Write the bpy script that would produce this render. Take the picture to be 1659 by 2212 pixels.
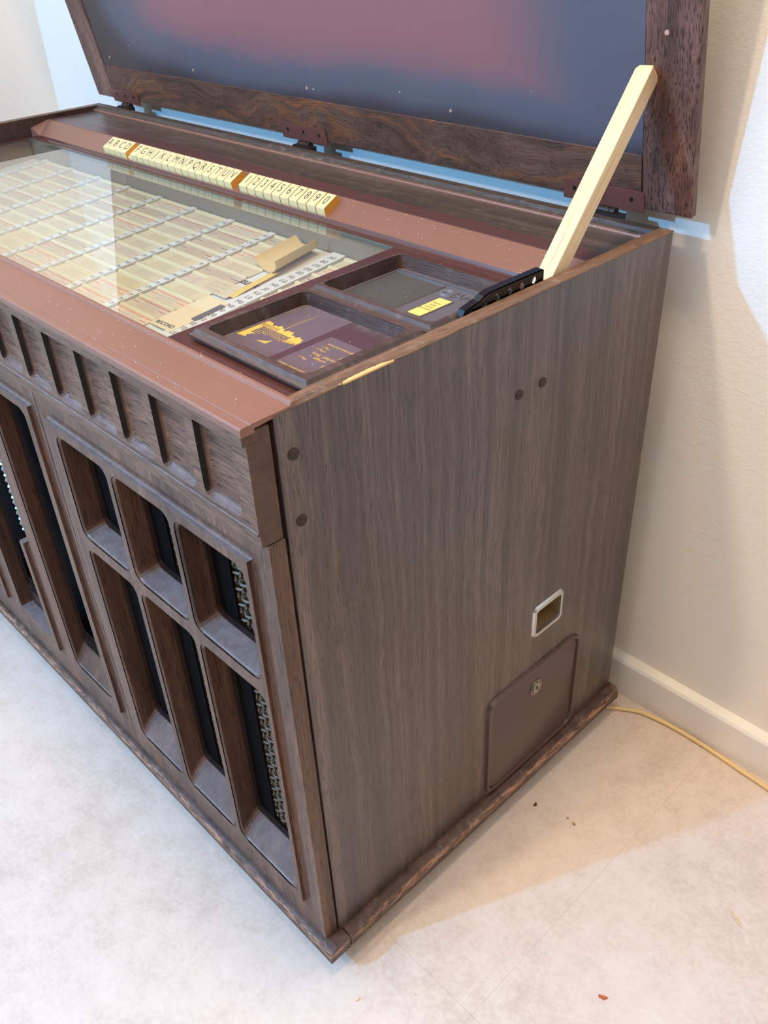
import bpy, bmesh, math, random
from mathutils import Vector, Matrix
from mathutils.geometry import tessellate_polygon

for o in list(bpy.data.objects):
    bpy.data.objects.remove(o)
SC = bpy.context.scene
COL = SC.collection
random.seed(7)
R = math.radians

# ------------------------------------------------------------------ camera
cam_d = bpy.data.cameras.new('camera')
cam = bpy.data.objects.new('camera', cam_d)
COL.objects.link(cam)
right = Vector((0.69307496, 0.71959426, -0.04279258))
down = Vector((0.38945621, -0.42373528, -0.81778498))
fwd = Vector((-0.6066061, 0.55012045, -0.57393077))
M = Matrix.Identity(4)
for i in range(3):
    M[i][0] = right[i]
    M[i][1] = -down[i]
    M[i][2] = -fwd[i]
LIFT = 0.02                      # the cabinet floats on glides: its own frame starts 2 cm above the floor
M[0][3], M[1][3], M[2][3] = 0.54672308, -0.37599285, 1.17550523 + LIFT
cam.matrix_world = M
cam_d.sensor_fit = 'HORIZONTAL'
cam_d.sensor_width = 36.0
cam_d.lens = 36.0 * 1923.164 / 1659.0
cam_d.clip_start = 0.02
cam_d.clip_end = 60
SC.camera = cam

# ------------------------------------------------------------------ world
wd = bpy.data.worlds.new('world')
SC.world = wd
wd.use_nodes = True
wd.node_tree.nodes['Background'].inputs[0].default_value = (1.0, 0.87, 0.76, 1)
wd.node_tree.nodes['Background'].inputs[1].default_value = 0.26

# ------------------------------------------------------------------ lamps and exposure
SC.view_settings.view_transform = 'Standard'
SC.view_settings.look = 'None'
SC.view_settings.gamma = 1.0
SC.view_settings.use_curve_mapping = False
SC.view_settings.exposure = -0.22


def lamp(name, kind, loc, target, power, color, size=0.1, size_y=None, shape='DISK'):
    d = bpy.data.lights.new(name, kind)
    d.energy = power
    d.color = color
    if kind == 'AREA':
        d.shape = shape
        d.size = size
        if size_y:
            d.size_y = size_y
    else:
        d.shadow_soft_size = size
    o = bpy.data.objects.new(name, d)
    COL.objects.link(o)
    o.location = loc
    dirv = Vector(target) - Vector(loc)
    o.rotation_euler = dirv.to_track_quat('-Z', 'Y').to_euler()
    return o


COOL = (0.13, 0.48, 1.0)
WARM = (1.0, 0.73, 0.43)
# cool daylight from a distant opening at the front left
lamp('daylight_spot', 'POINT', (-.90, -2.03, 1.88), (-.4, .4, .6), 265, COOL, 0.030)
# warm ceiling panels
lamp('ceiling_panel', 'AREA', (-.06, .07, 2.75), (-.06, .07, 0), 38, WARM, 0.34, 0.34, 'RECTANGLE')
lamp('ceiling_panel', 'AREA', (1.5, -1.0, 2.75), (1.2, -.6, 0), 22, WARM, 0.6, 0.6, 'RECTANGLE')
# warm spotlight at the front left
lamp('ceiling_downlight', 'AREA', (-.50, -1.9, 2.5), (-.1, .2, .6), 28, (1.0, .78, .56), 0.16)


# ------------------------------------------------------------------ helpers: materials
def lin(c):
    r = []
    for v in c:
        v = v / 255.0
        r.append(v / 12.92 if v <= 0.04045 else ((v + 0.055) / 1.055) ** 2.4)
    return (r[0], r[1], r[2], 1)


class NT:
    """small node-tree writer"""
    def __init__(self, name):
        self.m = bpy.data.materials.new(name)
        self.m.use_nodes = True
        self.t = self.m.node_tree
        self.b = self.t.nodes['Principled BSDF']
        self.out = self.t.nodes['Material Output']

    def n(self, kind, **kw):
        x = self.t.nodes.new(kind)
        for k, v in kw.items():
            setattr(x, k, v)
        return x

    def put(self, sock, v):
        if hasattr(v, 'links') or isinstance(v, bpy.types.NodeSocket):
            self.t.links.new(v, sock)
        else:
            sock.default_value = v

    def math(self, op, a, b=0.0, c=None):
        x = self.n('ShaderNodeMath', operation=op)
        self.put(x.inputs[0], a)
        self.put(x.inputs[1], b)
        if c is not None:
            self.put(x.inputs[2], c)
        return x.outputs[0]

    def mix(self, f, a, b, blend='MIX'):
        x = self.n('ShaderNodeMix', data_type='RGBA', blend_type=blend)
        self.put(x.inputs[0], f)
        self.put(x.inputs[6], a)
        self.put(x.inputs[7], b)
        return x.outputs[2]

    def coord(self, kind='Object'):
        return self.n('ShaderNodeTexCoord').outputs[kind]

    def sep(self, v):
        s = self.n('ShaderNodeSeparateXYZ')
        self.put(s.inputs[0], v)
        return s.outputs

    def mapping(self, v, scale=(1, 1, 1), loc=(0, 0, 0), rot=(0, 0, 0)):
        x = self.n('ShaderNodeMapping')
        self.put(x.inputs[0], v)
        x.inputs['Scale'].default_value = scale
        x.inputs['Location'].default_value = loc
        x.inputs['Rotation'].default_value = rot
        return x.outputs[0]

    def noise(self, v, scale=5, detail=3, rough=.55, dist=0.0):
        x = self.n('ShaderNodeTexNoise')
        self.put(x.inputs['Vector'], v)
        x.inputs['Scale'].default_value = scale
        x.inputs['Detail'].default_value = detail
        x.inputs['Roughness'].default_value = rough
        x.inputs['Distortion'].default_value = dist
        return x.outputs[0]

    def ramp(self, f, stops, interp='LINEAR'):
        x = self.n('ShaderNodeValToRGB')
        x.color_ramp.interpolation = interp
        el = x.color_ramp.elements
        while len(el) < len(stops):
            el.new(0.5)
        for e, (p, c) in zip(el, stops):
            e.position = p
            e.color = c if len(c) == 4 else tuple(c) + (1,)
        self.put(x.inputs[0], f)
        return x.outputs[0]

    def step(self, f, lo, hi):
        x = self.n('ShaderNodeMapRange', interpolation_type='SMOOTHSTEP')
        self.put(x.inputs[0], f)
        x.inputs[1].default_value = lo
        x.inputs[2].default_value = hi
        return x.outputs[0]

    def bump(self, h, strength=.2, dist=.001):
        x = self.n('ShaderNodeBump')
        x.inputs['Strength'].default_value = strength
        x.inputs['Distance'].default_value = dist
        self.put(x.inputs['Height'], h)
        self.t.links.new(x.outputs[0], self.b.inputs['Normal'])

    def specks(self, scale=150, size=.10, keep=.62, v=None):
        """white dust specks: 1 where a speck lies"""
        x = self.n('ShaderNodeTexVoronoi')
        self.put(x.inputs['Vector'], v or self.coord())
        x.inputs['Scale'].default_value = scale
        c = self.sep(x.outputs['Color'])
        near = self.math('LESS_THAN', x.outputs['Distance'], self.math('MULTIPLY', c[1], size))
        return self.math('MULTIPLY', near, self.math('GREATER_THAN', c[0], keep))

    def done(self, color=None, rough=None, metal=None, spec=None, coat=None):
        i = self.b.inputs
        if color is not None:
            self.put(i['Base Color'], color)
        if rough is not None:
            self.put(i['Roughness'], rough)
        if metal is not None:
            i['Metallic'].default_value = metal
        if spec is not None:
            i['Specular IOR Level'].default_value = spec
        if coat is not None:
            i['Coat Weight'].default_value = coat
            i['Coat Roughness'].default_value = .25
        return self.m


def wood(name, dark, mid, light, axis='Z', rough=.42, pore=.55, bump=.25, fine=1.0, figure=0.0, spec=.5,
         orange=None, dust=0.0, top=0, streak=1.0, pl=42.0):
    t = NT(name)
    co = t.coord()
    k = 'XYZ'.index(axis)
    s1 = [26.0 * fine] * 3
    s1[k] = 1.3 * streak
    s2 = [620.0 * fine] * 3
    s2[k] = pl
    s3 = [95.0 * fine] * 3
    s3[k] = 3.0 * streak
    warp = t.n('ShaderNodeTexNoise')
    t.put(warp.inputs['Vector'], t.mapping(co, [4.0] * 3))
    warp.inputs['Scale'].default_value = 1.2
    wv = t.n('ShaderNodeVectorMath', operation='SCALE')
    t.put(wv.inputs[0], warp.outputs['Color'])
    wv.inputs['Scale'].default_value = 0.02 + .12 * figure
    ad = t.n('ShaderNodeVectorMath', operation='ADD')
    t.put(ad.inputs[0], co)
    t.put(ad.inputs[1], wv.outputs[0])
    p = ad.outputs[0]
    n1 = t.noise(t.mapping(p, s1), 1.0, 3, .6)
    n3 = t.noise(t.mapping(p, s3), 1.0, 2, .6)
    f = t.math('ADD', t.math('MULTIPLY', n1, .62), t.math('MULTIPLY', n3, .38))
    col = t.ramp(f, [(.30, lin(dark)), (.5, lin(mid)), (.68, lin(light))])
    if orange:
        o1 = t.noise(t.mapping(p, [x * .55 for x in s1], (3, 5, 1)), 1.0, 3, .6)
        if figure:
            # cathedral figure: contour bands of a slow, stretched field
            s4 = [15.0] * 3
            s4[k] = 3.4
            fld = t.noise(t.mapping(p, s4, (1.7, 0, .4)), 1.0, 1, .4)
            band = t.math('SINE', t.math('MULTIPLY', fld, 46.0))
            o1 = t.math('ADD', t.math('MULTIPLY', band, .060), t.math('ADD', t.math('MULTIPLY', o1, .75), .19))
        col = t.mix(t.math('MULTIPLY', t.step(o1, .52, .72), .7), col, lin(orange))
    n2 = t.noise(t.mapping(p, s2), 1.0, 2, .5)
    pr = t.step(n2, .50, .66)
    gn = t.n('ShaderNodeNewGeometry')
    end = t.math('ABSOLUTE', t.sep(gn.outputs['True Normal'])[k])
    pr = t.math('MULTIPLY', pr, t.math('SUBTRACT', 1.0, t.step(end, .35, .8)))
    col = t.mix(t.math('MULTIPLY', t.step(end, .5, .9), .55), col, lin([c * .72 for c in dark]))
    col = t.mix(t.math('MULTIPLY', pr, pore), col, lin([c * .38 for c in dark]))
    if dust:
        d = t.noise(t.mapping(co, (60, 60, 60)), 1.0, 4, .7)
        if top:
            # pale sheen painted on up-facing ledges and sills, along with some dust
            nz = t.sep(t.n('ShaderNodeNewGeometry').outputs['True Normal'])[2]
            up = t.step(nz, .45, .95)
            dust_sheen = t.math('MULTIPLY', up, t.math('MULTIPLY', t.math('ADD', t.math('MULTIPLY', t.step(d, .25, .8), .5), .45), dust * .6))
            col = t.mix(dust_sheen, col, lin((172, 160, 160)))
        else:
            col = t.mix(t.math('MULTIPLY', t.step(d, .52, .75), dust), col, lin((176, 160, 146)))
    t.bump(t.math('SUBTRACT', 1.0, pr), bump, .0006)
    return t.done(col, rough, spec=spec)


def plain(name, color, rough=.5, metal=0.0, spec=.5, grain=0.0, gscale=300, dust=0.0, coat=None, vary=.0):
    t = NT(name)
    c = lin(color)
    if vary:
        n = t.noise(t.mapping(t.coord(), (9, 9, 9)), 1, 4, .6)
        c = t.mix(t.math('MULTIPLY', n, vary), c, lin([x * .55 for x in color]))
    if dust:
        c = t.mix(t.math('MULTIPLY', t.specks(), dust), c, lin((235, 222, 205)))
    if grain:
        t.bump(t.noise(t.coord(), gscale, 3, .6), grain, .0006)
    return t.done(c, rough, metal, spec, coat)


MAT = {}
MAT['side'] = wood('walnut_laminate', (46, 34, 29), (82, 64, 55), (118, 95, 81), 'Z', rough=.32, pore=.8, bump=.14, fine=1.7, spec=.75, streak=.5, pl=30.0)
MAT['oak_x'] = wood('dark_oak_horizontal', (80, 54, 41), (110, 78, 60), (134, 98, 75), 'X', rough=.42, spec=.38, pore=.75, bump=.4, fine=1.2, orange=(150, 106, 78), dust=.9, top=1)
MAT['oak_z'] = wood('dark_oak_vertical', (62, 42, 32), (98, 68, 52), (128, 93, 72), 'Z', rough=.40, spec=.40, pore=.6, bump=.35, orange=(126, 82, 56), dust=.9, top=1)
MAT['lid_z'] = wood('lid_oak_vertical', (56, 38, 33), (102, 70, 59), (140, 98, 82), 'Z', rough=.38, spec=.4, pore=.8, bump=.35, fine=1.0, pl=17.0)
MAT['lid_x'] = wood('lid_oak_horizontal', (58, 39, 31), (90, 62, 49), (114, 80, 61), 'X', rough=.42, spec=.38, pore=.6, bump=.3, figure=1.0, orange=(150, 84, 42), pl=17.0)
MAT['shelf'] = wood('shelf_wood', (52, 43, 38), (78, 65, 56), (100, 85, 74), 'X', rough=.30, pore=.4, bump=.2, dust=.18)
MAT['edge'] = wood('worn_top_edge', (70, 50, 38), (104, 77, 58), (136, 104, 80), 'Y', rough=.5, pore=.45, bump=.3, dust=.25)
MAT['rail'] = wood('worn_back_rail', (52, 42, 36), (80, 66, 56), (108, 92, 80), 'X', rough=.45, pore=.6, bump=.3, dust=.22)
MAT['frame'] = wood('dark_frame_wood', (52, 39, 35), (76, 58, 52), (98, 78, 70), 'X', rough=.27, pore=.3, bump=.2, dust=.12)
MAT['inner'] = wood('inner_side_wood', (40, 26, 22), (58, 40, 34), (72, 50, 42), 'Z', rough=.5, pore=.4)


def base_wood():
    t = NT('scuffed_base_moulding')
    co = t.coord()
    x, y, z = t.sep(co)
    n1 = t.noise(t.mapping(co, (30, 30, 90)), 1, 4, .65)
    col = t.ramp(n1, [(.3, lin((54, 38, 32))), (.52, lin((82, 60, 50))), (.7, lin((104, 78, 66)))])
    # bare wood where shoes and brooms rubbed the outer ridge
    fr = t.math('MAXIMUM', t.step(t.math('MULTIPLY', y, -1.0), .0215, .029), t.step(x, .0085, .0150))
    ridge = t.math('MULTIPLY', t.step(z, .017, .024), t.math('SUBTRACT', 1.0, t.step(z, .0285, .034)))
    wn = t.noise(t.mapping(co, (40, 40, 220)), 1, 5, .75)
    wear = t.math('MULTIPLY', t.math('MULTIPLY', fr, ridge), t.step(wn, .44, .60))
    col = t.mix(t.math('MULTIPLY', wear, .85), col, lin((196, 142, 108)))
    d = t.noise(t.mapping(co, (50, 50, 50)), 1, 4, .7)
    col = t.mix(t.math('MULTIPLY', t.step(d, .5, .8), .35), col, lin((170, 150, 134)))
    t.bump(wn, .35, .0012)
    return t.done(col, .5)


MAT['base'] = base_wood()


def copper():
    t = NT('copper_brown_metal')
    co = t.coord()
    n = t.noise(t.mapping(co, (6, 420, 420)), 1, 3, .5)
    n2 = t.noise(t.mapping(co, (7, 7, 7)), 1, 3, .5)
    c = t.mix(n2, lin((134, 92, 74)), lin((150, 107, 88)))
    c = t.mix(t.math('MULTIPLY', n, .25), c, lin((120, 84, 74)))
    c = t.mix(t.math('MULTIPLY', t.specks(230, .15, .45), .85), c, lin((240, 226, 206)))
    t.bump(n, .05, .0004)
    return t.done(c, .38, .28, .5)


MAT['copper'] = copper()
MAT['plum_metal'] = plain('brown_plum_metal', (84, 52, 47), rough=.13, metal=.0, spec=.6, dust=.55, vary=.2)
MAT['plum_strip'] = plain('dark_brown_strip', (92, 60, 56), rough=.34, metal=.1, vary=.3)
MAT['hinge'] = plain('painted_brown_hinge', (112, 66, 56), rough=.40, metal=.2, grain=.1, vary=.25)
MAT['dark_metal'] = plain('oiled_dark_metal', (58, 52, 50), rough=.35, metal=.8)
MAT['black'] = plain('black_void_cloth', (9, 8, 8), rough=.95, spec=.1)
MAT['gloss_black'] = plain('glossy_black_metal', (13, 13, 14), rough=.18, spec=.6, dust=.5)
MAT['chrome'] = plain('worn_chrome', (205, 204, 200), rough=.28, metal=.9, grain=.15, vary=.25)
MAT['cup'] = plain('dirty_brass_cup', (176, 146, 98), rough=.5, metal=.4, vary=.7)
MAT['coin_door'] = plain('brown_painted_steel', (92, 70, 62), rough=.36, metal=.1, grain=.05, vary=.3)
MAT['lock'] = plain('tarnished_lock', (160, 152, 138), rough=.35, metal=.7, vary=.3)
MAT['screw'] = plain('dark_slotted_plug', (74, 60, 53), rough=.5, metal=.3)
MAT['gold'] = plain('gold_print', (214, 172, 78), rough=.45, metal=.1)
MAT['yellow'] = plain('amber_button', (238, 200, 112), rough=.35)
MAT['ink'] = plain('grey_ink', (78, 72, 62), rough=.7)
MAT['ink_dark'] = plain('dark_ink', (56, 54, 54), rough=.7)
MAT['pale_print'] = plain('white_code_strip', (222, 222, 214), rough=.55)
MAT['holder'] = plain('ivory_plastic_holder', (222, 208, 166), rough=.45)
MAT['key'] = plain('ivory_key_plastic', (220, 198, 144), rough=.30, spec=.55)
MAT['key_side'] = plain('ambered_key_side', (206, 152, 58), rough=.45)
MAT['tray'] = plain('cream_tray', (214, 206, 182), rough=.6, vary=.2)
MAT['well'] = plain('grey_brown_well', (168, 150, 128), rough=.5, vary=.35)
MAT['cable'] = plain('cream_cable', (226, 196, 138), rough=.5)
MAT['mesh'] = plain('dusty_crimped_wire', (104, 86, 68), rough=.5, metal=.25, grain=.2)
MAT['mesh_bright'] = plain('bright_crimped_wire', (190, 196, 200), rough=.25, metal=.9)
MAT['coin_plate'] = plain('dark_moulded_plastic', (92, 88, 92), rough=.27, spec=.55, dust=.5)
MAT['felt'] = plain('dusty_speckled_plate', (74, 70, 66), rough=.8, grain=.6, gscale=900, vary=.5, dust=.5)
MAT['emblem'] = plain('worn_silver_relief', (150, 148, 150), rough=.35, metal=.5)
MAT['tape'] = plain('yellowed_tape', (240, 204, 108), rough=.3)
MAT['hollow_shade'] = plain('painted_hollow_shade', (30, 22, 19), rough=.6)  # near-black shade painted on the side walls of the fascia hollows
MAT['foot'] = plain('black_glide', (25, 24, 23), rough=.6)


def lid_panel_mat():
    """plum panel whose rose area fades to slate blue and near black at its border"""
    t = NT('rose_slate_panel')
    co = t.coord()
    x, y, z = t.sep(co)
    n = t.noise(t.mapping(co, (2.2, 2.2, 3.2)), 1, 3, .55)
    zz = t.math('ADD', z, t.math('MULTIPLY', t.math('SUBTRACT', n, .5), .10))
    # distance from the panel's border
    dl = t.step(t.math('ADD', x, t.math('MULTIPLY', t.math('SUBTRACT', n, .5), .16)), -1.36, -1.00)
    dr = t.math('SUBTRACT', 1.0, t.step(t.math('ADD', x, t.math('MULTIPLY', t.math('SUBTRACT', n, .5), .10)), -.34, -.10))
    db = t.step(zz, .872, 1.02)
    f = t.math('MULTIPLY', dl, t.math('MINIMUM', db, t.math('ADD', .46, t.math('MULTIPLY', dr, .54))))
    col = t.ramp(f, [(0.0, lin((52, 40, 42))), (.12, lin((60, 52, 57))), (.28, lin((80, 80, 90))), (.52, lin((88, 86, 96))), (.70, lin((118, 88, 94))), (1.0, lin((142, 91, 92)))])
    col = t.mix(t.math('MULTIPLY', t.specks(45, .07, .80), .8), col, lin((226, 200, 190)))
    t.bump(t.noise(co, 320, 3, .6), .12, .0006)
    return t.done(col, .42, spec=.5)


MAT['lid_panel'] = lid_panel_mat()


def price_plate():
    t = NT('plum_printed_glass')
    co = t.coord()
    x, y, z = t.sep(co)

    def box(x0, x1, y0, y1):
        a = t.math('MULTIPLY', t.math('GREATER_THAN', x, x0), t.math('LESS_THAN', x, x1))
        b = t.math('MULTIPLY', t.math('GREATER_THAN', y, y0), t.math('LESS_THAN', y, y1))
        return t.math('MULTIPLY', a, b)
    f = t.math('MAXIMUM', box(-.3, -.1190, 0, .3), box(-.1082, 0, 0, .1584))
    col = t.mix(f, lin((76, 52, 58)), lin((98, 84, 90)))
    col = t.mix(t.math('MULTIPLY', t.specks(190, .12, .60), .9), col, lin((235, 226, 215)))
    d = t.noise(t.mapping(co, (70, 70, 70)), 1, 4, .7)
    edge = t.math('MAXIMUM', t.step(y, .180, .202), t.math('SUBTRACT', 1.0, t.step(x, -.196, -.186)))
    col = t.mix(t.math('MULTIPLY', t.math('MULTIPLY', t.step(d, .35, .7), edge), .45), col, lin((128, 122, 114)))
    return t.done(col, .22, spec=.5)


MAT['price'] = price_plate()


def stick_wood():
    t = NT('raw_pine')
    co = t.coord()
    n = t.noise(t.mapping(co, (160, 160, 5)), 1, 3, .55)
    n2 = t.noise(t.mapping(co, (500, 500, 40)), 1, 2, .5)
    c = t.ramp(n, [(.3, lin((216, 184, 142))), (.55, lin((226, 200, 160))), (.75, lin((206, 168, 128)))])
    c = t.mix(t.math('MULTIPLY', t.step(n2, .58, .72), .35), c, lin((196, 160, 112)))
    t.bump(n2, .25, .0006)
    return t.done(c, .65, spec=.25)


MAT['stick'] = stick_wood()


def glass():
    t = NT('clear_glass')
    t.t.nodes.remove(t.b)
    fr = t.n('ShaderNodeFresnel')
    fr.inputs[0].default_value = 1.5
    geo = t.n('ShaderNodeNewGeometry')
    # both surfaces of the pane together, counted once on the outer face
    F = fr.outputs[0]
    two = t.math('DIVIDE', t.math('MULTIPLY', F, 2.0), t.math('ADD', F, 1.0))
    fac = t.math('MULTIPLY', two, t.math('SUBTRACT', 1.0, geo.outputs['Backfacing']))
    tr = t.n('ShaderNodeBsdfTransparent')
    tr.inputs[0].default_value = (.97, .985, .975, 1)
    gl = t.n('ShaderNodeBsdfGlossy')
    gl.inputs['Roughness'].default_value = .012
    mx = t.n('ShaderNodeMixShader')
    t.put(mx.inputs[0], fac)
    t.t.links.new(tr.outputs[0], mx.inputs[1])
    t.t.links.new(gl.outputs[0], mx.inputs[2])
    # a little dust lying on the pane
    df = t.n('ShaderNodeBsdfDiffuse')
    df.inputs[0].default_value = (.8, .78, .74, 1)
    mx2 = t.n('ShaderNodeMixShader')
    t.put(mx2.inputs[0], t.math('ADD', t.math('MULTIPLY', t.specks(110, .09, .72), .6), .02))
    t.t.links.new(mx.outputs[0], mx2.inputs[1])
    t.t.links.new(df.outputs[0], mx2.inputs[2])
    t.t.links.new(mx2.outputs[0], t.out.inputs[0])
    return t.m


MAT['glass'] = glass()


def card_mat(name, paper, line, short, print_band=None):
    """title card: ruled line on top, short ruled marks half way, two rows of pencil writing"""
    t = NT(name)
    g = t.sep(t.coord('Generated'))
    info = t.n('ShaderNodeObjectInfo').outputs['Random']
    x, y = g[0], g[1]
    n = t.noise(t.mapping(t.coord(), (25, 25, 25)), 1, 3, .6)
    col = t.mix(t.math('MULTIPLY', n, .3), lin(paper), lin([c * .86 for c in paper]))
    col = t.mix(t.math('MULTIPLY', info, .32), col, lin((206, 190, 158)))

    def band(v, a, b):
        return t.math('MULTIPLY', t.math('GREATER_THAN', v, a), t.math('LESS_THAN', v, b))
    if line:
        col = t.mix(t.math('MULTIPLY', band(y, .845, .915), band(x, .04, .97)), col, lin(line))
    if short:
        s = t.math('MULTIPLY', band(y, .47, .53), t.math('MAXIMUM', band(x, .03, .22), band(x, .76, .97)))
        col = t.mix(s, col, lin(short))
    shift = t.math('MULTIPLY', info, 40.0)
    cv = t.n('ShaderNodeCombineXYZ')
    t.put(cv.inputs[0], t.math('MULTIPLY', x, 80.0))
    t.put(cv.inputs[1], t.math('MULTIPLY', y, 16.0))
    t.put(cv.inputs[2], shift)
    sc = t.noise(cv.outputs[0], 1.0, 3, .7)
    rows = t.math('MAXIMUM', t.math('MAXIMUM', band(y, .62, .82), band(y, .40, .56)), band(y, .12, .30))
    xs = t.math('MULTIPLY', rows, band(x, .26, .74))
    scr = t.math('MULTIPLY', xs, t.step(t.math('ABSOLUTE', t.math('SUBTRACT', sc, .5)), .045, .015))
    col = t.mix(t.math('MULTIPLY', scr, .50), col, lin(print_band or (84, 78, 78)))
    return t.done(col, .6, spec=.3)


CARDS = [card_mat('title_card_plain', (220, 204, 170), None, None),
         card_mat('title_card_orange', (224, 208, 180), (232, 92, 46), (230, 104, 60)),
         card_mat('title_card_plain_pink', (218, 198, 176), None, (214, 140, 130)),
         card_mat('title_card_red', (212, 190, 166), (176, 44, 44), (194, 84, 74)),
         card_mat('title_card_blue', (202, 184, 154), None, (76, 84, 118)),
         card_mat('title_card_cream', (222, 206, 162), None, None)]


def paper_mat(name, c, dark):
    t = NT(name)
    g = t.sep(t.coord('Generated'))
    n = t.noise(t.mapping(t.coord('Generated'), (4, 4, 4)), 1, 4, .6)
    col = t.mix(t.math('MULTIPLY', n, .6), lin(c), lin(dark))
    return t.done(col, .6, spec=.3)


MAT['old_paper'] = paper_mat('aged_paper', (232, 206, 152), (206, 168, 104))
MAT['white_paper'] = paper_mat('white_paper', (238, 230, 214), (220, 206, 184))
MAT['buff_card'] = paper_mat('buff_card', (236, 216, 176), (228, 204, 162))


def plaster(name, c, warm):
    t = NT(name)
    co = t.coord()
    n = t.noise(t.mapping(co, (1.6, 1.6, 1.6)), 1, 4, .6)
    col = t.mix(t.math('MULTIPLY', n, .25), lin(c), lin(warm))
    m = t.noise(t.mapping(co, (5, 5, 12)), 1, 5, .7)
    col = t.mix(t.math('MULTIPLY', t.step(m, .60, .78), .10), col, lin((150, 146, 138)))
    t.bump(t.noise(t.mapping(co, (170, 170, 240)), 1, 3, .55), .40, .0016)
    return t.done(col, .75, spec=.25)


MAT['wall'] = plaster('cream_plaster', (240, 232, 220), (228, 219, 204))
MAT['skirt'] = plain('painted_skirting', (242, 236, 226), rough=.42, vary=.12)
MAT['ceiling'] = plain('white_ceiling', (236, 232, 226), rough=.8)


def tile_mat():
    t = NT('concrete_look_tile')
    co = t.coord()
    n1 = t.noise(t.mapping(co, (3.2, 3.2, 3.2)), 1, 6, .65)
    n2 = t.noise(t.mapping(co, (26, 26, 26)), 1, 5, .7)
    n3 = t.noise(t.mapping(co, (8, 60, 10), rot=(0, 0, .6)), 1, 4, .7)
    n5 = t.noise(t.mapping(co, (130, 130, 130)), 1, 4, .7)
    f = t.math('ADD', t.math('ADD', t.math('MULTIPLY', n1, .45), t.math('MULTIPLY', n2, .25)), t.math('MULTIPLY', n5, .30))
    col = t.ramp(f, [(.34, lin((192, 172, 156))), (.5, lin((213, 196, 182))), (.7, lin((224, 210, 198)))])
    col = t.mix(t.math('MULTIPLY', t.step(n3, .60, .80), .25), col, lin((186, 164, 138)))
    n4 = t.noise(t.mapping(co, (11, 11, 11)), 1, 6, .75)
    col = t.mix(t.math('MULTIPLY', t.step(n4, .60, .74), .35), col, lin((176, 152, 128)))
    sc = t.noise(t.mapping(co, (3.0, 95, 10), rot=(0, 0, -.5)), 1, 3, .6)
    sc2 = t.noise(t.mapping(co, (110, 2.4, 10), rot=(0, 0, .35)), 1, 3, .6)
    fine = t.math('MAXIMUM', t.step(sc, .70, .76), t.step(sc2, .71, .77))
    col = t.mix(t.math('MULTIPLY', fine, .35), col, lin((232, 222, 212)))
    sp = t.specks(26, .05, .82)
    col = t.mix(t.math('MULTIPLY', sp, .5), col, lin((120, 100, 82)))
    t.bump(n2, .08, .001)
    return t.done(col, .55, spec=.35)


MAT['tile'] = tile_mat()
MAT['grout'] = plain('grey_joint', (196, 180, 164), rough=.9)


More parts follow.
